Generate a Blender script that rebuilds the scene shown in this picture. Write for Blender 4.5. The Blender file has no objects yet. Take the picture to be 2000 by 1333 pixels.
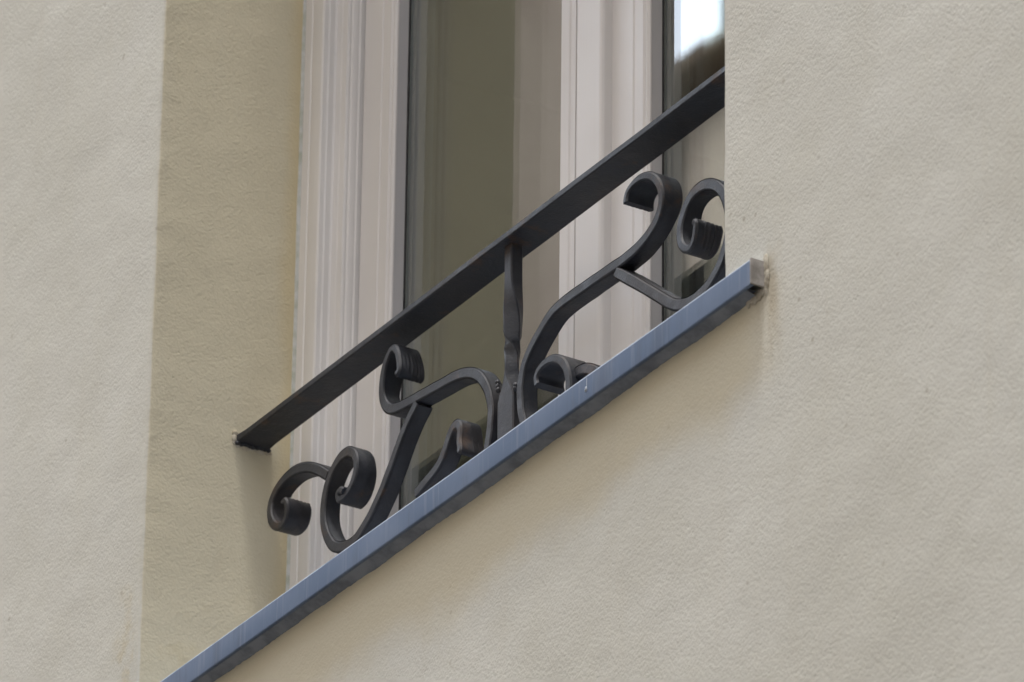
import bpy, bmesh, math, random
from mathutils import Vector, Matrix, noise

R = math.radians
scene = bpy.context.scene
col = scene.collection

# ------------------------------------------------------------------ camera
TH, PITCH, ROLL, DIST = R(31.2), R(27.2), 0.0129, 6.6
hd = Vector((-math.cos(TH), math.sin(TH), 0)); rt = Vector((math.sin(TH), math.cos(TH), 0)); up = Vector((0, 0, 1))
F = hd * math.cos(PITCH) + up * math.sin(PITCH)
U0 = -hd * math.sin(PITCH) + up * math.cos(PITCH)
RV = rt * math.cos(ROLL) + U0 * math.sin(ROLL)
UV = -rt * math.sin(ROLL) + U0 * math.cos(ROLL)
cam_d = bpy.data.cameras.new('camera')
cam = bpy.data.objects.new('camera', cam_d); col.objects.link(cam)
loc = -F * DIST
cam.matrix_world = Matrix(((RV.x, UV.x, -F.x, loc.x), (RV.y, UV.y, -F.y, loc.y), (RV.z, UV.z, -F.z, loc.z), (0, 0, 0, 1)))
cam_d.sensor_width = 36; cam_d.lens = 13240 / 2000 * 36
cam_d.clip_start = 0.1; cam_d.clip_end = 3000
cam_d.dof.use_dof = True; cam_d.dof.focus_distance = 6.75
cam_d.dof.aperture_fstop = (cam_d.lens / 1000) / 0.016
scene.camera = cam

# ------------------------------------------------------------------ sky, sun, exposure
SUN_EL, SUN_AZ = R(79), R(138)      # azimuth measured from +Y towards +X: the light falls from high above the street
w = bpy.data.worlds.new('World'); scene.world = w; w.use_nodes = True
nt = w.node_tree; nt.nodes.clear()
sky = nt.nodes.new('ShaderNodeTexSky'); sky.sky_type = 'NISHITA'; sky.sun_disc = False
sky.sun_elevation = SUN_EL; sky.sun_rotation = SUN_AZ; sky.air_density = 1.0; sky.dust_density = 4.0
hsv = nt.nodes.new('ShaderNodeHueSaturation'); hsv.inputs['Saturation'].default_value = 0.5
bg = nt.nodes.new('ShaderNodeBackground'); bg.inputs[1].default_value = 0.15
wo = nt.nodes.new('ShaderNodeOutputWorld')
def lk(a, b): nt.links.new(a, b)
# a bank of bright white cloud over the end of the street
tc = nt.nodes.new('ShaderNodeTexCoord'); nrm = nt.nodes.new('ShaderNodeVectorMath'); nrm.operation = 'NORMALIZE'; lk(tc.outputs['Generated'], nrm.inputs[0])
dot = nt.nodes.new('ShaderNodeVectorMath'); dot.operation = 'DOT_PRODUCT'; lk(nrm.outputs[0], dot.inputs[0]); dot.inputs[1].default_value = Vector((-.75, -.46, .54)).normalized()
cn = nt.nodes.new('ShaderNodeTexNoise'); cn.inputs['Scale'].default_value = 2.2; cn.inputs['Detail'].default_value = 5; lk(nrm.outputs[0], cn.inputs['Vector'])
ad = nt.nodes.new('ShaderNodeMath'); ad.operation = 'MULTIPLY_ADD'; lk(cn.outputs[0], ad.inputs[0]); ad.inputs[1].default_value = .12; lk(dot.outputs['Value'], ad.inputs[2])
cm = nt.nodes.new('ShaderNodeMapRange'); cm.interpolation_type = 'SMOOTHSTEP'; lk(ad.outputs[0], cm.inputs[0]); cm.inputs['From Min'].default_value = .99; cm.inputs['From Max'].default_value = 1.045
mxs = nt.nodes.new('ShaderNodeMix'); mxs.data_type = 'RGBA'; lk(cm.outputs[0], mxs.inputs[0]); mxs.inputs[7].default_value = (19, 21.5, 25, 1)
lk(sky.outputs[0], hsv.inputs['Color']); lk(hsv.outputs[0], mxs.inputs[6]); 
# and a second bank, unseen over the roof behind the window wall, added to light the far side of the street
dot2 = nt.nodes.new('ShaderNodeVectorMath'); dot2.operation = 'DOT_PRODUCT'; lk(nrm.outputs[0], dot2.inputs[0]); dot2.inputs[1].default_value = Vector((-.2, .70, .70)).normalized()
ad2 = nt.nodes.new('ShaderNodeMath'); ad2.operation = 'MULTIPLY_ADD'; lk(cn.outputs[0], ad2.inputs[0]); ad2.inputs[1].default_value = .2; lk(dot2.outputs['Value'], ad2.inputs[2])
cm2 = nt.nodes.new('ShaderNodeMapRange'); cm2.interpolation_type = 'SMOOTHSTEP'; lk(ad2.outputs[0], cm2.inputs[0]); cm2.inputs['From Min'].default_value = .86; cm2.inputs['From Max'].default_value = 1.0
mx2 = nt.nodes.new('ShaderNodeMix'); mx2.data_type = 'RGBA'; lk(cm2.outputs[0], mx2.inputs[0]); mx2.inputs[7].default_value = (25, 23.5, 22, 1)
lk(mxs.outputs[2], mx2.inputs[6]); lk(mx2.outputs[2], bg.inputs[0]); lk(bg.outputs[0], wo.inputs[0])
sun_d = bpy.data.lights.new('sun', 'SUN'); sun_d.energy = 1.5; sun_d.angle = R(8); sun_d.color = (1, .97, .92)
sun = bpy.data.objects.new('sun', sun_d); col.objects.link(sun)
sv = Vector((math.sin(SUN_AZ) * math.cos(SUN_EL), math.cos(SUN_AZ) * math.cos(SUN_EL), math.sin(SUN_EL)))
sun.rotation_euler = sv.to_track_quat('Z', 'Y').to_euler(); sun.location = sv * 30
scene.view_settings.view_transform = 'Standard'; scene.view_settings.look = 'None'
scene.view_settings.exposure = .65; scene.view_settings.gamma = 1

# ------------------------------------------------------------------ helpers
def tag(o, label=None, cat=None, group=None, kind=None):
    if label: o['label'] = label
    if cat: o['category'] = cat
    if group: o['group'] = group
    if kind: o['kind'] = kind
    return o

def empty(name, loc, label, cat):
    o = bpy.data.objects.new(name, None); col.objects.link(o); o.location = loc
    o.empty_display_size = .1
    return tag(o, label, cat)

def mesh_obj(name, bm, mat, parent=None, smooth=None, bevel=None):
    bmesh.ops.recalc_face_normals(bm, faces=bm.faces)
    me = bpy.data.meshes.new(name); bm.to_mesh(me); bm.free()
    o = bpy.data.objects.new(name, me); col.objects.link(o)
    if mat: me.materials.append(mat)
    if smooth is not None:
        for p in me.polygons: p.use_smooth = True
        me.set_sharp_from_angle(angle=R(smooth))
    if bevel:
        m = o.modifiers.new('bevel', 'BEVEL'); m.width = bevel; m.segments = 2; m.limit_method = 'ANGLE'; m.angle_limit = R(40)
    if parent:
        bpy.context.view_layer.update()
        o.parent = parent; o.matrix_parent_inverse = Matrix.Translation(-parent_world(parent))
    return o

def parent_world(p):
    v = Vector(p.location) if p.type == 'EMPTY' else Vector((0, 0, 0))
    return v

def box(bm, x0, x1, y0, y1, z0, z1):
    vs = [bm.verts.new((x, y, z)) for x in (x0, x1) for y in (y0, y1) for z in (z0, z1)]
    for f in ((0, 1, 3, 2), (4, 6, 7, 5), (0, 4, 5, 1), (2, 3, 7, 6), (0, 2, 6, 4), (1, 5, 7, 3)):
        bm.faces.new([vs[i] for i in f])

def prism_z(bm, poly, z0, z1):
    a = [bm.verts.new((x, y, z0)) for x, y in poly]; b = [bm.verts.new((x, y, z1)) for x, y in poly]
    n = len(poly)
    for i in range(n): bm.faces.new((a[i], a[(i + 1) % n], b[(i + 1) % n], b[i]))
    bm.faces.new(a[::-1]); bm.faces.new(b)

def prism_x(bm, poly, x0, x1):          # poly in (y, z)
    a = [bm.verts.new((x0, y, z)) for y, z in poly]; b = [bm.verts.new((x1, y, z)) for y, z in poly]
    n = len(poly)
    for i in range(n): bm.faces.new((a[i], a[(i + 1) % n], b[(i + 1) % n], b[i]))
    bm.faces.new(a[::-1]); bm.faces.new(b)

def lump(bm, c, r, seed, sq=(1, 1, 1)):
    res = bmesh.ops.create_icosphere(bm, subdivisions=2, radius=1)
    for v in res['verts']:
        n = 1 + .35 * noise.noise(v.co * 1.3 + Vector((seed * 7.1, seed * 3.3, 0)))
        v.co = Vector((c[0] + v.co.x * r * sq[0] * n, c[1] + v.co.y * r * sq[1] * n, c[2] + v.co.z * r * sq[2] * n))

# ------------------------------------------------------------------ materials
class NT:
    def __init__(s, name, rough=.6, metal=0., spec=.5):
        s.m = bpy.data.materials.new(name); s.m.use_nodes = True; s.t = s.m.node_tree
        s.b = s.t.nodes['Principled BSDF']; s.b.inputs['Roughness'].default_value = rough
        s.b.inputs['Metallic'].default_value = metal; s.b.inputs['Specular IOR Level'].default_value = spec
        s.co = s.t.nodes.new('ShaderNodeTexCoord').outputs['Object']
    def n(s, typ, **kw):
        nd = s.t.nodes.new(typ)
        for k, v in kw.items():
            if k.startswith('_'): setattr(nd, k[1:], v)
            else: nd.inputs[k.replace('__', ' ')].default_value = v
        return nd
    def l(s, a, b): s.t.links.new(a, b)
    def scaled(s, sc, src=None):
        m = s.n('ShaderNodeMapping'); m.inputs['Scale'].default_value = sc; s.l(src or s.co, m.inputs[0]); return m.outputs[0]
    def noise(s, scale, detail=4, rough=.5, co=None, dist=0):
        nd = s.n('ShaderNodeTexNoise', Scale=scale, Detail=detail, Roughness=rough, Distortion=dist); s.l(co or s.co, nd.inputs['Vector']); return nd.outputs[0]
    def ramp(s, fac, stops):
        r = s.n('ShaderNodeValToRGB'); e = r.color_ramp.elements
        while len(e) < len(stops): e.new(.5)
        for i, (p, c_) in enumerate(stops):
            e[i].position = p; e[i].color = c_ if len(c_) == 4 else (*c_, 1)
        s.l(fac, r.inputs[0]); return r.outputs[0]
    def rng(s, v, a, b, c=0., d=1., smooth=True):
        m = s.n('ShaderNodeMapRange'); m.interpolation_type = 'SMOOTHSTEP' if smooth else 'LINEAR'
        for i, q in zip(('From Min', 'From Max', 'To Min', 'To Max'), (a, b, c, d)): m.inputs[i].default_value = q
        s.l(v, m.inputs[0]); return m.outputs[0]
    def math(s, op, a, b=None):
        m = s.n('ShaderNodeMath', _operation=op)
        for i, q in enumerate((a, b)):
            if q is None: continue
            if isinstance(q, (int, float)): m.inputs[i].default_value = q
            else: s.l(q, m.inputs[i])
        return m.outputs[0]
    def mix(s, fac, a, b, mode='MIX'):
        m = s.n('ShaderNodeMix', _data_type='RGBA', _blend_type=mode)
        for i, q in ((0, fac), (6, a), (7, b)):
            if isinstance(q, (int, float)): m.inputs[i].default_value = q
            elif isinstance(q, tuple): m.inputs[i].default_value = (*q, 1) if len(q) == 3 else q
            else: s.l(q, m.inputs[i])
        return m.outputs[2]
    def xyz(s):
        p = s.n('ShaderNodeSeparateXYZ'); s.l(s.co, p.inputs[0]); return p.outputs
    def bump(s, h, dist, strength=1., prev=None):
        b = s.n('ShaderNodeBump', Strength=strength, Distance=dist); s.l(h, b.inputs['Height'])
        if prev: s.l(prev, b.inputs['Normal'])
        return b.outputs[0]
    def done(s, colr=None, nrm=None, rough=None):
        if colr is not None:
            if isinstance(colr, tuple): s.b.inputs['Base Color'].default_value = (*colr, 1)
            else: s.l(colr, s.b.inputs['Base Color'])
        if nrm is not None: s.l(nrm, s.b.inputs['Normal'])
        if rough is not None: s.l(rough, s.b.inputs['Roughness'])
        return s.m

XL, XR, ZB, ZT = -.7535, .3765, -.128, 1.62      # the window opening
YF = .178                                        # depth of the reveal

def stucco():
    s = NT('stucco', .92, spec=.25)
    x, y, z = s.xyz()
    big = s.noise(2.2, 4, .55); mid = s.noise(14, 4, .6); fine = s.noise(170, 3, .6)
    base = s.mix(s.rng(big, .35, .68), (.562, .556, .500), (.606, .604, .556))
    base = s.mix(s.rng(mid, .4, .75, 0, .22), base, (.545, .535, .455))
    base = s.mix(s.rng(fine, .50, .72, 0, .12), base, (.48, .44, .36))
    sp = s.n('ShaderNodeTexVoronoi', Scale=42); s.l(s.co, sp.inputs['Vector'])      # sparse dark specks of grit
    spk = s.math('MULTIPLY', s.rng(sp.outputs[0], .14, .06), s.rng(s.noise(13, 2), .56, .62))
    base = s.mix(s.math('MULTIPLY', spk, .55), base, (.30, .27, .21))
    # warm tint that paints the sill's soft shadow into the render below it
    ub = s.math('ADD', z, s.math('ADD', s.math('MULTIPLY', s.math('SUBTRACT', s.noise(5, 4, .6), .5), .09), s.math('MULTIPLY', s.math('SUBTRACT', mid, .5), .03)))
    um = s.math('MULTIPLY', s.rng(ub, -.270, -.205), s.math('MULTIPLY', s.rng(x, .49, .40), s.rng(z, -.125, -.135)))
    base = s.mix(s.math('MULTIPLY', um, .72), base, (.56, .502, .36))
    # old warm paint inside the reveals, turning ochre beside the frame
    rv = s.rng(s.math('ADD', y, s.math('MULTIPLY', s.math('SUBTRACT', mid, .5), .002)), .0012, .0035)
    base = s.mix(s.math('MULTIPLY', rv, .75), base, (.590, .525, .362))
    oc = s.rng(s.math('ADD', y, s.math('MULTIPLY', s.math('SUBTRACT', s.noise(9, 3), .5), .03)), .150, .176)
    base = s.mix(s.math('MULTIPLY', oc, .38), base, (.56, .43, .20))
    # ochre rubbed edge low on the left corner
    ed = s.math('MULTIPLY', s.rng(s.math('ABSOLUTE', s.math('ADD', x, .775)), .055, .0), s.rng(z, .12, -.06))
    ed = s.math('MULTIPLY', ed, s.rng(s.noise(26, 4, .65), .46, .66))
    base = s.mix(s.math('MULTIPLY', ed, .6), base, (.50, .43, .27))
    # water marks from the end of the sill
    ru = s.math('MULTIPLY', s.rng(s.math('ABSOLUTE', s.math('SUBTRACT', x, .452)), .030, .004), s.math('MULTIPLY', s.rng(z, -.26, -.15), s.rng(z, -.085, -.115)))
    ru = s.math('MULTIPLY', ru, s.rng(s.noise(1, 3, .6, s.scaled((60, 1, 14))), .35, .65))
    base = s.mix(s.math('MULTIPLY', ru, .42), base, (.34, .27, .16))
    # thin vertical run-off streaks
    stx = s.noise(1, 3, .6, s.scaled((30, 30, 1.6)))
    base = s.mix(s.rng(stx, .55, .8, 0, .16), base, (.50, .46, .37))
    h1 = s.noise(480, 2, .5); h2 = s.noise(230, 2, .5); h3 = s.noise(45, 2, .5)
    grain = s.n('ShaderNodeTexVoronoi', Scale=310, _feature='SMOOTH_F1', Smoothness=.6); s.l(s.co, grain.inputs['Vector'])
    pit = s.n('ShaderNodeTexVoronoi', Scale=95); s.l(s.co, pit.inputs['Vector'])
    pm = s.math('MULTIPLY', s.rng(pit.outputs[0], .20, .05), s.rng(s.noise(30, 2), .5, .6))
    h = s.math('ADD', s.math('MULTIPLY', h2, .9), s.math('ADD', s.math('MULTIPLY', h1, .35), s.math('MULTIPLY', grain.outputs[0], -.45)))
    h = s.math('SUBTRACT', h, s.math('MULTIPLY', pm, .5))
    n = s.bump(h3, .003, .18); n = s.bump(h, .0018, .30, n)
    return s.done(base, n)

def paint(name, colr, dirt, rough=.42, amount=.15):
    s = NT(name, rough)
    st = s.noise(1, 4, .6, s.scaled((330, 330, 2.6))); b = s.noise(6, 3)
    c_ = s.mix(s.rng(st, .5, .78, 0, amount), colr, dirt)
    c_ = s.mix(s.rng(b, .4, .7, 0, .18), c_, dirt)
    n = s.bump(s.noise(1, 3, .5, s.scaled((300, 300, 5))), .0003, .2)
    return s.done(c_, n, s.rng(b, .3, .7, rough - .06, rough + .1))

def iron():
    s = NT('iron', .5, spec=.36)
    x, y, z = s.xyz()
    b = s.noise(26, 5, .65); f = s.noise(320, 3, .6); g = s.noise(7, 3)
    c_ = s.mix(s.rng(b, .38, .68), (.017, .019, .025), (.031, .034, .042))
    c_ = s.mix(s.rng(g, .50, .68, 0, .45), c_, (.040, .030, .024))
    c_ = s.mix(s.rng(s.noise(22, 5, .7), .56, .70, 0, .65), c_, (.070, .040, .024))
    c_ = s.mix(s.rng(f, .56, .72, 0, .35), c_, (.05, .047, .045))
    n = s.bump(s.noise(60, 3), .0016, .5); n = s.bump(s.noise(420, 2), .0006, .55, n)
    return s.done(c_, n, s.rng(b, .3, .7, .42, .6))

def zinc():
    s = NT('zinc', .62, spec=.25)
    b = s.noise(9, 4); st = s.noise(1, 3, .6, s.scaled((160, 40, 7)))
    c_ = s.mix(s.rng(b, .35, .7), (.095, .138, .225), (.135, .180, .270))
    c_ = s.mix(s.rng(st, .52, .75, 0, .4), c_, (.20, .24, .32))
    x, y, z = s.xyz()
    gr = s.noise(1, 4, .65, s.scaled((34, 40, 5)))
    c_ = s.mix(s.rng(gr, .50, .70, 0, .35), c_, (.07, .085, .12))
    c_ = s.mix(s.math('MULTIPLY', s.rng(z, -.1152, -.1142), s.rng(s.noise(40, 3), .3, .5, .55, 1)), c_, (.46, .53, .64))  # sky reflection painted as a light line along the upper front edge
    n = s.bump(s.noise(16, 2), .002, .45); n = s.bump(st, .0003, .3, n)
    return s.done(c_, n)

def plain(name, colr, dark, rough=.8, scale=20, bumpd=.002):
    s = NT(name, rough, spec=.3)
    c_ = s.mix(s.rng(s.noise(scale, 4, .6), .35, .7), colr, dark)
    return s.done(c_, s.bump(s.noise(scale * 4, 3), bumpd, .5))

def glass():
    m = bpy.data.materials.new('window_glass'); m.use_nodes = True; t = m.node_tree; t.nodes.clear()
    N = t.nodes.new; L = t.links.new
    geo = N('ShaderNodeNewGeometry'); mr = N('ShaderNodeMapRange')
    mr.inputs['To Min'].default_value = 2.0; mr.inputs['To Max'].default_value = 1 / 2.0
    L(geo.outputs['Backfacing'], mr.inputs[0])
    fr = N('ShaderNodeFresnel'); L(mr.outputs[0], fr.inputs['IOR'])
    tr = N('ShaderNodeBsdfTransparent'); tr.inputs[0].default_value = (.95, .97, .95, 1)
    gl = N('ShaderNodeBsdfGlossy'); gl.inputs['Roughness'].default_value = 0.0
    co = N('ShaderNodeTexCoord'); no = N('ShaderNodeTexNoise'); no.inputs['Scale'].default_value = 2.0; no.inputs['Detail'].default_value = 1
    L(co.outputs['Object'], no.inputs['Vector'])
    bu = N('ShaderNodeBump'); bu.inputs['Distance'].default_value = .0006; bu.inputs['Strength'].default_value = .5; L(no.outputs[0], bu.inputs['Height']); L(bu.outputs[0], gl.inputs['Normal'])
    mx = N('ShaderNodeMixShader'); L(fr.outputs[0], mx.inputs[0]); L(tr.outputs[0], mx.inputs[1]); L(gl.outputs[0], mx.inputs[2])
    o = N('ShaderNodeOutputMaterial'); L(mx.outputs[0], o.inputs[0]); return m

M_STUCCO = stucco(); M_IRON = iron(); M_ZINC = zinc(); M_GLASS = glass()
M_FRAME = paint('frame_paint', (.70, .682, .668), (.45, .44, .43))
M_SASH = paint('sash_paint', (.655, .635, .624), (.53, .51, .50), amount=.12)
M_BEAD = paint('bead_shade_paint', (.40, .39, .40), (.30, .29, .29), amount=.25)  # darker than the sash: the bead's shade is put into the colour
M_RUBBER = plain('rubber', (.025, .025, .025), (.04, .04, .04), .6, 40, .0005)
M_MASTIC = plain('mastic', (.55, .56, .55), (.40, .42, .36), .7, 60, .001)
M_CAP = plain('end_cap_metal', (.36, .34, .32), (.20, .185, .17), .5, 50, .001)
M_MORTAR = plain('mortar', (.24, .27, .32), (.15, .17, .21), .95, 34, .002)
M_ROOM = plain('room_plaster', (.62, .56, .48), (.55, .50, .43), .9, 3, .001)

# ------------------------------------------------------------------ the house wall
house = empty('house_wall', (0, 0, -4.6), 'cream rough stucco house wall with a deep window recess and rounded plaster corners', 'wall')

def lines(a, b, fine, coarse, f0, f1):
    out = [a]; x = a
    while x < b - 1e-6:
        d = fine if f0 <= x < f1 else coarse
        if x < f0 < x + d: d = f0 - x
        x = min(b, x + d); out.append(x)
    return out

def disp(p, n):
    v = Vector(p)
    a = .0011 * noise.noise(v * 9) + .0004 * noise.noise(v * 30 + Vector((5, 1, 2)))
    return v + Vector(n) * a

bm = bmesh.new()
RC = .004
def round_xs(xc, sgn):      # column positions that round the corner at xc; sgn = +1 when the hole lies to the right
    out = []
    for k in range(1, 5):
        a = k / 4 * math.pi / 2
        out.append((xc + sgn * (-RC + RC * math.sin(a)), RC - RC * math.cos(a)))
    return out
left_round = round_xs(XL, 1); right_round = round_xs(XR, -1)[::-1]
xs = [(x, 0.) for x in lines(-14, XL - RC, .006, .6, -1.25, XL)] + left_round
inner = [(x, 0.) for x in lines(XL, XR, .006, .05, XL, XR)][1:-1]
xs_all = xs + inner + right_round + [(x, 0.) for x in lines(XR + RC, 9, .006, .6, XR, 1.15)]
zs = lines(-4.6, 7.5, .007, .5, -.62, .9)
# the sill line and the head of the hole must be rows
zs = sorted(set([z for z in zs if abs(z - ZB) > .003 and abs(z - ZT) > .003] + [ZB, ZT]))
def wob(z): return .0010 * noise.noise(Vector((0, 3.3, z * 9))) * (1 if z > .25 else 1.6) + .0006 * noise.noise(Vector((1, 2.3, z * 45)))
def front(x, yo, z):
    if z < ZB - .0005 or z > ZT + .0005: yo = 0
    if abs(x - XL) < .0001 + RC and yo > 0: x = x + wob(z)
    if abs(x - XR) < .0001 + RC and yo > 0: x = x + 1.3 * wob(z + 5)
    n = (0, -1, 0)
    return disp((x, yo, z), n)
grid = {}
nx, nz = len(xs_all), len(zs)
iL = len(xs) - 1; iR = len(xs) + len(inner)
for j, z in enumerate(zs):
    for i, (x, yo) in enumerate(xs_all):
        if iL < i < iR and ZB < z < ZT: continue
        grid[i, j] = bm.verts.new(front(x, yo, z))
for j in range(nz - 1):
    for i in range(nx - 1):
        if iL <= i < iR and ZB - 1e-6 <= zs[j] and zs[j + 1] <= ZT + 1e-6: continue
        bm.faces.new((grid[i, j], grid[i + 1, j], grid[i + 1, j + 1], grid[i, j + 1]))
jB, jT = zs.index(ZB), zs.index(ZT)
ys = [RC + k * .0065 for k in range(1, 30)] + [.24, .34]
for side, (ii, xc, sgn) in enumerate(((iL, XL, 1), (iR, XR, -1))):
    prev = [grid[ii, j] for j in range(jB, jT + 1)]
    for y in ys:
        cur = []
        for j in range(jB, jT + 1):
            z = zs[j]; wv = (wob(z) if side == 0 else 1.3 * wob(z + 5)) * max(0, 1 - y / .05)
            cur.append(bm.verts.new(disp((xc + wv, y, z), (sgn, 0, 0))))
        for k in range(len(cur) - 1):
            bm.faces.new((prev[k], prev[k + 1], cur[k + 1], cur[k]))
        prev = cur
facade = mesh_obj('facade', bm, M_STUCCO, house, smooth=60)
# masonry core round the opening (sill bed and head) and the dark room behind the window
bm = bmesh.new()
box(bm, XL - .02, XR + .02, .004, .34, ZB - .12, ZB - .002)
box(bm, XL - .02, XR + .02, .02, .34, ZT + .002, ZT + .25)
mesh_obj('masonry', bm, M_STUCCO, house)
bm = bmesh.new()
for a in ((-14, XL - .001, .341, .36, -4.6, 7.5), (XR + .001, 9, .341, .36, -4.6, 7.5), (XL - .001, XR + .001, .341, .36, -4.6, ZB), (XL - .001, XR + .001, .341, .36, ZT, 7.5),
          (-3.2, -3.1, .36, 4.4, -1.0, 2.4), (2.6, 2.7, .36, 4.4, -1.0, 2.4), (-3.1, 2.6, 4.3, 4.4, -1.0, 2.4), (-3.1, 2.6, .36, 4.3, -1.0, -.9), (-3.1, 2.6, .36, 4.3, 2.3, 2.4)):
    box(bm, *a)
mesh_obj('interior_wall', bm, M_ROOM, house)
bm = bmesh.new(); box(bm, -14, 9, -.45, 5, 7.5, 7.65); mesh_obj('roof', bm, plain('roof_board', (.2, .17, .14), (.14, .12, .1)), house)

# ------------------------------------------------------------------ the window
win = empty('window', ((XL + XR) / 2, .2, ZB), 'pale pinkish white double casement window set deep in the stucco recess', 'window')
W0 = XL
Wd = XR - XL
def prof_left(pts, mirror=False):
    return [((W0 + u) if not mirror else (XR - u), y) for u, y in pts]
ovolo = [(.0712, .194), (.0722, .1965), (.0718, .199), (.0735, .2005), (.0745, .204), (.0742, .2075), (.0755, .209), (.0755, .25)]
fr_prof = [(.003, .25), (.003, .1795), (.0045, .178), (.018, .1782), (.0195, .1792), (.022, .1782), (.043, .1778), (.0455, .179), (.0458, .184), (.0468, .1858), (.0466, .192), (.0482, .194), (.0585, .1942), (.0595, .1950), (.0605, .1942)] + ovolo
bm = bmesh.new()
for mir in (False, True): prism_z(bm, prof_left(fr_prof, mir), ZB - .01, ZT)
box(bm, W0 + .076, XR - .076, .180, .25, ZB - .01, ZB + .05)
box(bm, W0 + .076, XR - .076, .180, .25, ZT - .075, ZT)
mesh_obj('frame', bm, M_FRAME, win, smooth=22)
bm = bmesh.new()                      # mastic joint between frame and plaster
for mir in (False, True): prism_z(bm, prof_left([(-.003, .186), (-.003, .1745), (.001, .1765), (.0042, .1812), (.0042, .186)], mir), ZB, ZT)
mesh_obj('sealant', bm, M_MASTIC, win, smooth=50)

def sash(u0, u1, g0, g1, name='sash'):
    # stiles run u0..g0 and g1..u1 (metres from the left reveal); the glass lies between g0 and g1
    zb, zt = ZB + .055, ZT - .08
    bm = bmesh.new()
    fy = .212
    def stile(a, b, lf, rf):           # lf / rf: the groove side
        pts = [(a, .262), (a, fy + .0025), (a + .0025, fy)]
        if lf: pts += [(a + .018, fy), (a + .0195, fy + .0015), (a + .0288, fy + .0015), (a + .0295, fy + .009), (a + .0335, fy + .009), (a + .034, fy + .0015)]
        if rf: pts += [(b - .030, fy), (b - .0285, fy + .0012), (b - .0150, fy + .0012), (b - .0135, fy), (b - .0105, fy), (b - .0085, fy + .0022), (b - .0055, fy + .0022), (b - .0045, fy + .0005)]
        pts += [(b - .0025, fy), (b, fy + .0025), (b, .262)]
        return [(W0 + u, y) for u, y in pts]
    prism_z(bm, stile(u0, g0, False, True), zb, zt)
    prism_z(bm, stile(g1, u1, True, False), zb, zt)
    box(bm, W0 + g0 + .001, W0 + g1 - .001, fy + .0008, .262, zb, zb + .075)
    box(bm, W0 + g0 + .001, W0 + g1 - .001, fy + .0008, .262, zt - .075, zt)
    s_ = mesh_obj(name, bm, M_SASH, win, smooth=20)
    bm = bmesh.new()                   # glazing bead lining the rebate, its shade painted in as grey
    prism_z(bm, [(W0 + g0 + .0004, fy + .004), (W0 + g0 + .0018, fy + .003), (W0 + g0 + .0038, .2262), (W0 + g0 + .0004, .2262)], zb + .075, zt - .075)
    prism_z(bm, [(W0 + g1 - .0004, fy + .004), (W0 + g1 - .0018, fy + .003), (W0 + g1 - .0038, .2262), (W0 + g1 - .0004, .2262)], zb + .075, zt - .075)
    box(bm, W0 + g0 + .004, W0 + g1 - .004, fy + .004, .2262, zb + .0752, zb + .078)
    mesh_obj('glazing_bead', bm, M_BEAD, s_, smooth=40)
    bm = bmesh.new()
    for a, b in ((g0 + .0006, g0 + .0052), (g1 - .0052, g1 - .0006)): box(bm, W0 + a, W0 + b, .2264, .2282, zb + .0752, zt - .0752)
    mesh_obj('gasket', bm, M_RUBBER, s_)
    bm = bmesh.new()
    box(bm, W0 + g0 + .0008, W0 + g1 - .0008, .2286, .2326, zb + .0755, zt - .0755)
    box(bm, W0 + g0 + .0008, W0 + g1 - .0008, .2466, .2506, zb + .0755, zt - .0755)
    mesh_obj('pane', bm, M_GLASS, s_)
    bm = bmesh.new()
    for a, b in ((g0 + .001, g0 + .010), (g1 - .010, g1 - .001)): box(bm, W0 + a, W0 + b, .2328, .2464, zb + .0757, zt - .0757)
    mesh_obj('spacer_bar', bm, M_BEAD, s_)
sash(.0775, .5600, .1475, .4936)
sash(.5720, Wd - .0775, .6665, Wd - .1475)
bm = bmesh.new()                       # cover strip over the meeting stiles
a0, a1 = W0 + .5455, W0 + .5965
prism_z(bm, [(a0, .2135), (a0, .2015), (a0 + .003, .1990), (a1 - .004, .1990), (a1 - .0012, .2004), (a1, .203), (a1, .2135)], ZB + .056, ZT - .081)
mesh_obj('astragal', bm, M_SASH, win, smooth=18)

# ------------------------------------------------------------------ the sill
SX0, SX1 = -.835, .4455
sill = empty('window_sill', (0, -.01, -.14), 'blue grey sheet metal window sill with a drip lip and a painted sky-lit upper edge', 'window sill')
bm = bmesh.new()
n = 60
prof = [(.170, -.0965), (-.0152, -.1128), (-.0164, -.1132), (-.0168, -.1138), (-.0170, -.1150), (-.0170, -.1384), (-.0165, -.1395), (-.0155, -.1397), (-.0128, -.1390), (-.0128, -.1375), (-.0150, -.1372), (-.0150, -.1148), (.170, -.0985)]
rows = []
for i in range(n + 1):
    x = SX0 + (SX1 - SX0) * i / n
    dz = .0006 * noise.noise(Vector((x * 3, 7, 0))); dy = .0007 * noise.noise(Vector((x * 4, 1, 9)))
    # the sheet only spreads past the reveals in front of the wall face
    inside = XL + .001 < x < XR - .001
    rows.append([bm.verts.new((x, (y if inside or y < 0 else -.0012) + (dy if y < 0 else 0), (z if inside or y < 0 else z - .0150) + dz)) for y, z in prof])
for i in range(n):
    for k in range(len(prof)):
        k2 = (k + 1) % len(prof)
        bm.faces.new((rows[i][k], rows[i + 1][k], rows[i + 1][k2], rows[i][k2]))
bm.faces.new(rows[0]); bm.faces.new(rows[-1][::-1])
mesh_obj('sill_sheet', bm, M_ZINC, sill, smooth=14)
bm = bmesh.new()
box(bm, SX1 + .0003, SX1 + .0026, -.0172, .0012, -.1388, -.1119)
mesh_obj('end_cap', bm, M_CAP, sill, bevel=.0006)
bm = bmesh.new()                        # solder drop on the seam of two sheets
lump(bm, (.1652, -.0175, -.1275), .0022, 3, (1, .6, 1.3))
lump(bm, (.1660, -.0172, -.1205), .0012, 5, (.5, .4, 5))
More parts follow.
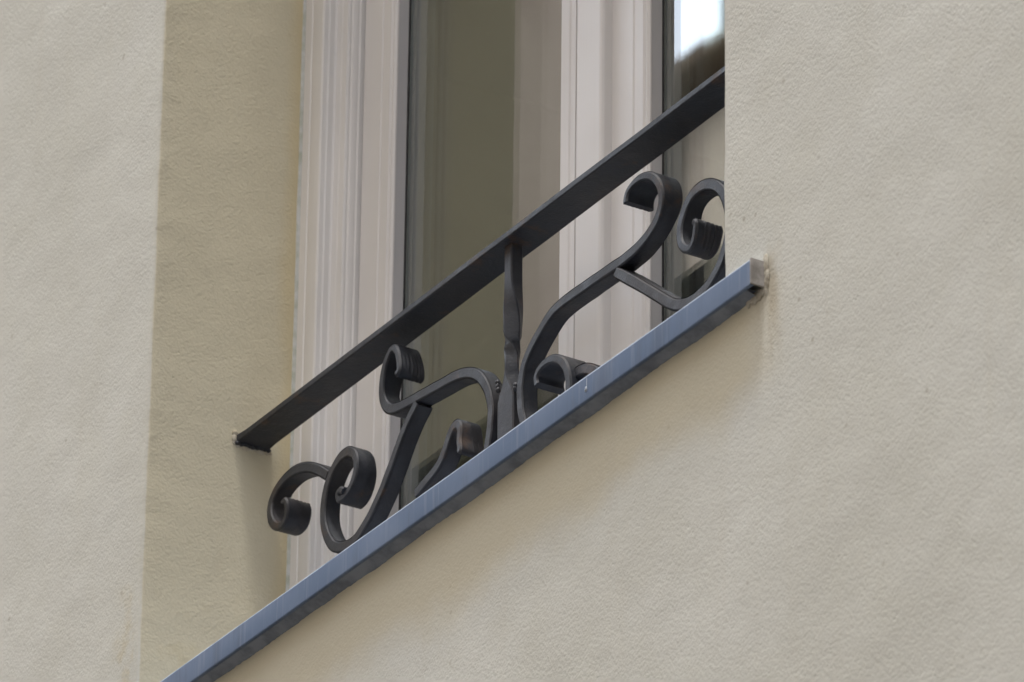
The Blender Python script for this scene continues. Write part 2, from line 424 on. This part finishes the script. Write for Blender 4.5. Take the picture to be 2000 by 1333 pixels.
mesh_obj('solder_seam', bm, plain('solder', (.42, .46, .52), (.33, .36, .42), .4, 200, .0003), sill, smooth=80)
bm = bmesh.new()                        # ragged mortar bed under the sheet
rows = []
m = 420
for i in range(m + 1):
    x = SX0 + .01 + (SX1 - .012 - SX0 - .01) * i / m
    d = .0036 + .0044 * noise.noise(Vector((x * 6, 0, 1))) + .0010 * noise.noise(Vector((x * 30, 0, 5))) + .0012 * noise.noise(Vector((x * 150, 4, 5)))
    d = max(.0012, d)
    yy = -.0125 + .0005 * noise.noise(Vector((x * 8, 3, 0)))
    rows.append([bm.verts.new(p) for p in ((x, .003, -.1365), (x, yy, -.1368), (x, yy, -.1384), (x, -.0075, -.1392 - d * .25), (x, -.0022, -.1396 - d * .75), (x, .003, -.1398 - d))])
for i in range(m):
    for k in range(5): bm.faces.new((rows[i][k], rows[i + 1][k], rows[i + 1][k + 1], rows[i][k + 1]))
mesh_obj('mortar_bed', bm, M_MORTAR, sill, smooth=60)

bm = bmesh.new()                        # filler smeared round the end of the sill
rnd = random.Random(11)
for q in range(26):
    a = q / 25
    px_, pz_ = ((SX1 + .0035, -.112 - .026 * a / .7) if a < .7 else (SX1 + .0035 - (a - .7) * .10, -.1412))
    lump(bm, (px_ + rnd.uniform(-.001, .0015), -.0012, pz_ + rnd.uniform(-.001, .001)), rnd.uniform(.0040, .0058), q, (.7, .30, 1.3))
mesh_obj('filler', bm, plain('filler', (.47, .44, .37), (.38, .34, .27), .95, 120, .001), sill, smooth=80)
bm = bmesh.new()                        # plaster patched round the bedded end of the rail
for q in range(16):
    a = q / 15
    y_, z_ = (.1075, .2315 + .012 * a / .35) if a < .35 else (.108 + .043 * (a - .35) / .65, .2300 + rnd.uniform(-.001, .0008))
    lump(bm, (XL + .0002, y_, z_), rnd.uniform(.0022, .0040), q + 60, (.6, 1.1, 1))
mesh_obj('plaster_patch', bm, plain('patch_plaster', (.50, .46, .38), (.42, .36, .26), .95, 120, .001), house, smooth=80)

# ------------------------------------------------------------------ the wrought iron railing
SCROLLS = {
    'loop_left': [(-0.5192, 0.0791, 0.0078, 0.0168), (-0.5278, 0.0843, 0.0082, 0.0162), (-0.5341, 0.0811, 0.0086, 0.0156), (-0.5322, 0.0749, 0.009, 0.015), (-0.5232, 0.0733, 0.0095, 0.0143), (-0.5123, 0.0778, 0.01, 0.0136), (-0.5041, 0.0877, 0.0105, 0.0129), (-0.5005, 0.1015, 0.0111, 0.012), (-0.5051, 0.1161, 0.0117, 0.0111), (-0.5194, 0.1273, 0.0128, 0.0095), (-0.5341, 0.1298, 0.0128, 0.0095), (-0.5495, 0.1249, 0.0128, 0.0095), (-0.5625, 0.1138, 0.0128, 0.0095), (-0.5708, 0.0984, 0.0128, 0.0095), (-0.574, 0.0795, 0.0128, 0.0095), (-0.5713, 0.0609, 0.0128, 0.0095), (-0.5614, 0.0432, 0.0128, 0.0095), (-0.5496, 0.0283, 0.0128, 0.0095), (-0.5247, 0.0184, 0.0128, 0.0095), (-0.5036, 0.0182, 0.0128, 0.0095), (-0.483, 0.0288, 0.0128, 0.0095), (-0.4536, 0.0504, 0.0128, 0.0095), (-0.4277, 0.0829, 0.0128, 0.0095), (-0.4039, 0.1108, 0.0128, 0.0095), (-0.3887, 0.1216, 0.0128, 0.0095), (-0.3827, 0.1268, 0.0128, 0.0095)],
    'hook_left': [(-0.4143, 0.1721, 0.0078, 0.0168), (-0.4112, 0.1724, 0.0082, 0.0162), (-0.4105, 0.1783, 0.0086, 0.0156), (-0.4135, 0.1899, 0.009, 0.015), (-0.4193, 0.2033, 0.0095, 0.0143), (-0.4301, 0.2093, 0.01, 0.0136), (-0.4395, 0.2027, 0.0105, 0.0129), (-0.4484, 0.1916, 0.0111, 0.012), (-0.4533, 0.1767, 0.0117, 0.0111), (-0.4534, 0.161, 0.0128, 0.0095), (-0.4433, 0.146, 0.0128, 0.0095), (-0.428, 0.1384, 0.0128, 0.0095), (-0.4035, 0.135, 0.0128, 0.0095), (-0.3661, 0.1311, 0.0128, 0.0095), (-0.3291, 0.1271, 0.0128, 0.0095), (-0.2998, 0.124, 0.0128, 0.0095), (-0.2702, 0.1137, 0.0128, 0.0095), (-0.2486, 0.0951, 0.0128, 0.0095), (-0.237, 0.0716, 0.0128, 0.0095), (-0.2336, 0.0527, 0.0128, 0.0095), (-0.2352, 0.0384, 0.0128, 0.0095), (-0.2387, 0.0202, 0.0128, 0.0095), (-0.2441, -0.0006, 0.0128, 0.0095)],
    'curl_left': [(-0.649, 0.1176, 0.0078, 0.0168), (-0.6472, 0.1208, 0.0082, 0.0162), (-0.6427, 0.1159, 0.0086, 0.0156), (-0.642, 0.1069, 0.009, 0.015), (-0.6454, 0.0984, 0.0095, 0.0143), (-0.6545, 0.0953, 0.01, 0.0136), (-0.6675, 0.0988, 0.0105, 0.0129), (-0.68, 0.1097, 0.0111, 0.012), (-0.6866, 0.1235, 0.0117, 0.0111), (-0.6877, 0.1359, 0.0128, 0.0095), (-0.6772, 0.1462, 0.0128, 0.0095), (-0.6591, 0.1529, 0.0128, 0.0095), (-0.6361, 0.1536, 0.0128, 0.0095), (-0.6106, 0.1469, 0.0128, 0.0095), (-0.5873, 0.1344, 0.0128, 0.0095), (-0.5661, 0.1185, 0.0128, 0.0095)],
    'hook_right': [(0.0304, 0.1716, 0.0078, 0.0168), (0.0314, 0.1817, 0.0082, 0.0161), (0.0409, 0.1874, 0.0087, 0.0155), (0.0539, 0.1891, 0.0092, 0.0148), (0.0704, 0.185, 0.0097, 0.014), (0.0843, 0.1721, 0.0103, 0.0132), (0.0895, 0.1578, 0.0109, 0.0123), (0.0879, 0.146, 0.0116, 0.0112), (0.0794, 0.1361, 0.0128, 0.0095), (0.0678, 0.127, 0.0128, 0.0095), (0.0507, 0.1204, 0.0128, 0.0095), (0.0296, 0.117, 0.0128, 0.0095), (0.0084, 0.1165, 0.0128, 0.0095), (-0.013, 0.1174, 0.0128, 0.0095), (-0.0368, 0.1179, 0.0128, 0.0095), (-0.0608, 0.1184, 0.0128, 0.0095), (-0.0849, 0.1189, 0.0128, 0.0095), (-0.1066, 0.1183, 0.0128, 0.0095), (-0.1236, 0.1149, 0.0128, 0.0095), (-0.1509, 0.0985, 0.0128, 0.0095), (-0.1654, 0.0874, 0.0128, 0.0095), (-0.175, 0.072, 0.0128, 0.0095), (-0.1776, 0.0536, 0.0128, 0.0095), (-0.1764, 0.0337, 0.0128, 0.0095), (-0.1697, 0.0115, 0.0128, 0.0095), (-0.159, -0.0102, 0.0128, 0.0095)],
    'loop_right': [(0.1538, 0.0938, 0.0078, 0.0168), (0.1573, 0.0921, 0.0082, 0.0162), (0.1556, 0.0843, 0.0086, 0.0156), (0.1519, 0.0763, 0.009, 0.015), (0.1452, 0.0711, 0.0095, 0.0143), (0.1349, 0.0738, 0.01, 0.0136), (0.1257, 0.0837, 0.0105, 0.0129), (0.1217, 0.0964, 0.0111, 0.012), (0.1224, 0.1076, 0.0117, 0.0111), (0.1274, 0.1236, 0.0128, 0.0095), (0.1412, 0.1329, 0.0128, 0.0095), (0.1572, 0.1345, 0.0128, 0.0095), (0.1755, 0.1286, 0.0128, 0.0095), (0.1925, 0.1152, 0.0128, 0.0095), (0.203, 0.0956, 0.0128, 0.0095), (0.2065, 0.0758, 0.0128, 0.0095), (0.2037, 0.0589, 0.0128, 0.0095), (0.1967, 0.0425, 0.0128, 0.0095), (0.1846, 0.0297, 0.0128, 0.0095), (0.1683, 0.0202, 0.0128, 0.0095), (0.1479, 0.016, 0.0128, 0.0095), (0.1274, 0.0176, 0.0128, 0.0095), (0.109, 0.025, 0.0128, 0.0095), (0.0929, 0.0369, 0.0128, 0.0095), (0.0697, 0.0559, 0.0128, 0.0095), (0.0345, 0.0838, 0.0128, 0.0095), (0.0025, 0.1083, 0.0128, 0.0095)],
    'low_left': [(-0.285, 0.0273, 0.0078, 0.0168), (-0.284, 0.0284, 0.0083, 0.0161), (-0.2853, 0.0341, 0.0088, 0.0153), (-0.2883, 0.0427, 0.0094, 0.0144), (-0.2883, 0.0541, 0.01, 0.0135), (-0.2913, 0.0624, 0.0107, 0.0125), (-0.3015, 0.0668, 0.0115, 0.0114), (-0.3136, 0.0632, 0.0128, 0.0095), (-0.3206, 0.0516, 0.0128, 0.0095), (-0.3289, 0.0406, 0.0128, 0.0095), (-0.344, 0.0324, 0.0128, 0.0095), (-0.361, 0.0272, 0.0128, 0.0095), (-0.3816, 0.0216, 0.0128, 0.0095)],
    'low_right': [(-0.1339, 0.0395, 0.0078, 0.0168), (-0.1367, 0.0478, 0.0084, 0.0166), (-0.1322, 0.055, 0.0091, 0.0163), (-0.1201, 0.059, 0.0097, 0.0161), (-0.102, 0.0561, 0.0103, 0.0158), (-0.0859, 0.0447, 0.0109, 0.0156), (-0.0774, 0.0293, 0.0116, 0.0153), (-0.0759, 0.0159, 0.0122, 0.0151), (-0.0774, 0.0026, 0.0128, 0.0148), (-0.0803, -0.0089, 0.0128, 0.0146)],
    'low_stem': [(-0.0868, 0.0285, 0.0128, 0.0095), (-0.0738, 0.0281, 0.0128, 0.0095), (-0.0609, 0.0274, 0.0128, 0.0095), (-0.0479, 0.0228, 0.0128, 0.0095), (-0.0328, 0.0125, 0.0128, 0.0095), (-0.0199, -0.0, 0.0128, 0.0095), (-0.0092, -0.0147, 0.0128, 0.0095)],
}

YC = .126
rail_t = empty('window_railing', (-.208, YC, -.1), 'black wrought iron window railing with forged scrolls under a flat top rail', 'railing')

def catmull(P, per):
    out = []
    n = len(P)
    for i in range(n - 1):
        p0, p1, p2, p3 = P[max(0, i - 1)], P[i], P[i + 1], P[min(n - 1, i + 2)]
        for k in range(per):
            t = k / per
            out.append(tuple(.5 * ((2 * b) + (-a + c) * t + (2 * a - 5 * b + 4 * c - d) * t * t + (-a + 3 * b - 3 * c + d) * t ** 3) for a, b, c, d in zip(p0, p1, p2, p3)))
    out.append(P[-1]); return out

RIB = [.9, 1.5, .6, 1.1, .3, 1.4, .8, 1.3, .5, 1.0, 1.6, .4, 1.2, .7, 1.1, .6]

def scroll(name, pts, seed):
    Q = catmull([tuple(p) for p in pts], 7)
    for _ in range(16):      # take the tracing wobble out of the curve
        Q = [Q[0]] + [tuple((a + 2 * b + c) / 4 for a, b, c in zip(Q[i - 1], Q[i], Q[i + 1])) for i in range(1, len(Q) - 1)] + [Q[-1]]
    bm = bmesh.new(); rings = []
    fl0 = min(p[3] for p in pts)
    turn = 0
    for i in range(1, min(40, len(Q) - 1)):
        a, b, c = Q[i - 1], Q[i], Q[i + 1]
        turn += (b[0] - a[0]) * (c[1] - b[1]) - (b[1] - a[1]) * (c[0] - b[0])
    ro, ri = (0, 1) if turn > 0 else (1, 0)      # the forging ribs show on the outside of the curl only
    for i, (x, z, t, h) in enumerate(Q):
        a = Q[max(0, i - 1)]; b = Q[min(len(Q) - 1, i + 1)]
        T = Vector((b[0] - a[0], 0, b[1] - a[1])).normalized(); N = Vector((-T.z, 0, T.x))
        wv = 1 + .05 * noise.noise(Vector((x * 40, seed, z * 40)))
        t2 = t * wv / 2; c = .0021; fl = max(0, (h - fl0) / .006)
        rib = .0003 * fl * (1 + .8 * noise.noise(Vector((x * 50, 3, z * 50))))
        prof = [(-t2 + c, -h), (t2 - c, -h), (t2, -h + c)]
        for q in range(1, 14):
            prof.append((t2 + ro * (rib if q % 2 else -rib) * RIB[q], -h + 2 * h * (q + .5 * RIB[-q] - .5) / 14))
        prof += [(t2, h - c), (t2 - c, h), (-t2 + c, h), (-t2, h - c)]
        for q in range(13, 0, -1):
            prof.append((-t2 - ri * (rib if q % 2 else -rib) * RIB[q], -h + 2 * h * (q + .5 * RIB[-q] - .5) / 14))
        prof.append((-t2, -h + c))
        base = Vector((x, YC, z))
        rings.append([bm.verts.new(base + N * u + Vector((0, v + .0004 * noise.noise(Vector((x * 60, 8 + seed, z * 60))), 0))) for u, v in prof])
    k = len(rings[0])
    for i in range(len(rings) - 1):
        for j in range(k): bm.faces.new((rings[i][j], rings[i][(j + 1) % k], rings[i + 1][(j + 1) % k], rings[i + 1][j]))
    bm.faces.new(rings[0][::-1]); bm.faces.new(rings[-1])
    return mesh_obj(name, bm, M_IRON, rail_t, smooth=38)

for i, (k, pts) in enumerate(SCROLLS.items()):
    scroll('scroll', pts, i * 3.7)

# flat top rail
bm = bmesh.new(); rings = []
n = 160
for i in range(n + 1):
    x = XL + .0005 + (XR + .01 - XL) * i / n
    ez = .0005 * noise.noise(Vector((x * 6, 2, 0))); ey = .0005 * noise.noise(Vector((x * 9, 5, 0)))
    y0, y1, z0, z1, c = .1092, .1480, .2325, .2408, .0013
    g = max(0, 1 - (x - XL) / .02); z0 -= .0010 * g; z1 += .0008 * g; y0 -= .0008 * g; y1 += .0008 * g
    pr = [(y0 + c, z0), (y1 - c, z0), (y1, z0 + c), (y1, z1 - c), (y1 - c, z1), (y0 + c, z1), (y0, z1 - c), (y0, z0 + c)]
    rings.append([bm.verts.new((x, y + ey, z + ez)) for y, z in pr])
for i in range(n):
    for j in range(8): bm.faces.new((rings[i][j], rings[i][(j + 1) % 8], rings[i + 1][(j + 1) % 8], rings[i + 1][j]))
bm.faces.new(rings[0][::-1]); bm.faces.new(rings[-1])
mesh_obj('top_rail', bm, M_IRON, rail_t, smooth=38)
bm = bmesh.new()
rnd = random.Random(4)
for q in range(9):
    f = q / 8
    lump(bm, (XL + .002, .110 + .038 * f, .2318 + rnd.uniform(-.0008, .001)), .0034, q, (1.1, 1, .8))
mesh_obj('weld_bead', bm, M_IRON, rail_t, smooth=80)

# twisted square post in the middle
bm = bmesh.new(); rings = []
zt, zb = .2335, -.098
n = 90
for i in range(n + 1):
    f = i / n; z = zt + (zb - zt) * f
    tw = 0
    za, zc = .178, .082
    g = min(1, max(0, (za - z) / (za - zc))); g = g * g * (3 - 2 * g)
    def sm(a, b):
        q = min(1, max(0, (a - z) / (a - b))); return q * q * (3 - 2 * q)
    tw = R(50) * sm(.200, .135) + R(95) * sm(.132, .104) + R(35) * sm(.104, .055)
    s = .0072 + .0016 * sm(.19, .15) - .0030 * sm(.135, .117) + .0022 * sm(.116, .09) + .0075 * sm(.088, .055)
    sy = .0072
    cx = -.2075 + .001 * math.sin(f * 9)
    ring = []
    for q in range(8):
        cs = .0014
        u, v = [(-1, -1), (1, -1), (1, -1), (1, 1), (1, 1), (-1, 1), (-1, 1), (-1, -1)][q]
        du, dv = [(cs, 0), (-cs, 0), (0, cs), (0, -cs), (-cs, 0), (cs, 0), (0, -cs), (0, cs)][q]
        a, b = u * s + du, v * sy + dv
        ring.append(bm.verts.new((cx + a * math.cos(tw) - b * math.sin(tw), YC + a * math.sin(tw) + b * math.cos(tw), z)))
    rings.append(ring)
for i in range(n):
    for j in range(8): bm.faces.new((rings[i][j], rings[i][(j + 1) % 8], rings[i + 1][(j + 1) % 8], rings[i + 1][j]))
bm.faces.new(rings[0][::-1]); bm.faces.new(rings[-1])
mesh_obj('twisted_post', bm, M_IRON, rail_t, smooth=40)
for g, spots in enumerate((((-.2262, .084), (-.2258, .0795), (-.2252, .075)), ((-.1908, .066), (-.1910, .062)))):
    bm = bmesh.new()
    for q, (x, z) in enumerate(spots): lump(bm, (x, YC - .0052, z), .0030, q + 40 + g * 9, (.9, .9, 1.2))
    mesh_obj('weld_bead', bm, M_IRON, rail_t, smooth=80)

# ------------------------------------------------------------------ street and the houses across it (seen mirrored in the panes)
bm = bmesh.new(); box(bm, -160, 160, -160, 60, -4.9, -4.75); tag(mesh_obj('street', bm, plain('asphalt', (.06, .06, .06), (.045, .045, .045), .9, 3)), kind='structure')
bm = bmesh.new(); box(bm, -60, 60, -1.6, .02, -4.75, -4.6); tag(mesh_obj('pavement', bm, plain('paving', (.30, .28, .26), (.22, .21, .2), .9, 4)), kind='structure')

M_PINK = plain('pink_render', (.74, .68, .62), (.66, .60, .54), .9, 1.2, .004)
M_EAVE = plain('eave_wood', (.20, .165, .13), (.15, .12, .09), .8, 5)
M_TILE = plain('roof_tile', (.20, .10, .07), (.14, .08, .06), .8, 6)
M_SHUT = plain('shutter_paint', (.07, .10, .09), (.05, .07, .065), .6, 8)
M_DARK = plain('dark_glass', (.03, .035, .04), (.02, .02, .025), .15, 2)
M_PIPE = plain('pipe_metal', (.10, .11, .14), (.07, .08, .10), .5, 8)
YS = -9.2
h = empty('house', (0, YS - 4, -4.75), 'pink rendered house across the street with a dark eave, mirrored in the window panes', 'house')
X0, XG, X1, ZE = -30, -15.1, 14, 10.04
bm = bmesh.new(); box(bm, X0, X1, YS - 9, YS, -4.75, ZE); mesh_obj('wall', bm, M_PINK, h)
bm = bmesh.new(); box(bm, X0, XG, YS + .003, YS + .18, -4.75, ZE + 4.2); box(bm, X0, XG, YS - .15, YS + .0025, ZE + .12, ZE + 4.2)
bmesh.ops.remove_doubles(bm, verts=bm.verts, dist=.0001); mesh_obj('gable', bm, plain('grey_pink_render', (.42, .37, .34), (.33, .28, .26), .9, 1.6, .004), h)
bm = bmesh.new(); box(bm, XG + .003, X1 + .2, YS - 9.2, YS + .18, ZE + .002, ZE + .07); mesh_obj('eave', bm, M_EAVE, h)
bm = bmesh.new(); prism_x(bm, [(YS + .14, ZE + .073), (YS - 4.5, ZE + 2.2), (YS - 9.1, ZE + .073)], XG + .01, X1 + .15); mesh_obj('roof', bm, M_TILE, h)
bm = bmesh.new(); box(bm, -14.86, -14.66, YS + .002, YS + .07, -4.75, ZE); mesh_obj('pilaster', bm, plain('grey_render', (.50, .49, .47), (.42, .41, .40), .9, 1.5), h)
for (px_, py_, r_, zz) in ((-15.02, -9.62, .016, 3.2), (-14.86, -9.55, .012, 3.2)):
    bm = bmesh.new(); bmesh.ops.create_cone(bm, cap_ends=True, segments=16, radius1=r_, radius2=r_, depth=zz, matrix=Matrix.Translation((px_, py_, ZE + .1 + zz / 2))); mesh_obj('flue_pipe', bm, M_PIPE, h, smooth=40)
def far_window(x0, x1, z0, z1, y):
    bm = bmesh.new(); box(bm, x0, x1, y + .002, y + .03, z0, z1); wi = mesh_obj('window', bm, M_DARK, h)
    for a in (x0 - .42, x1 + .02):
        bm = bmesh.new(); box(bm, a, a + .4, y + .004, y + .06, z0 - .03, z1 + .03); mesh_obj('shutter', bm, M_SHUT, wi)
for x in (-12.6, -9.6, -6.6, -3.6, -.6, 2.4, 5.4, 8.4):
    for z in (-3.0, .4, 3.6, 6.9): far_window(x, x + .9, z, z + 1.6, YS)
for z in (-3.0, .4, 3.6, 6.9): far_window(-18.5, -17.6, z, z + 1.6, YS + .18)
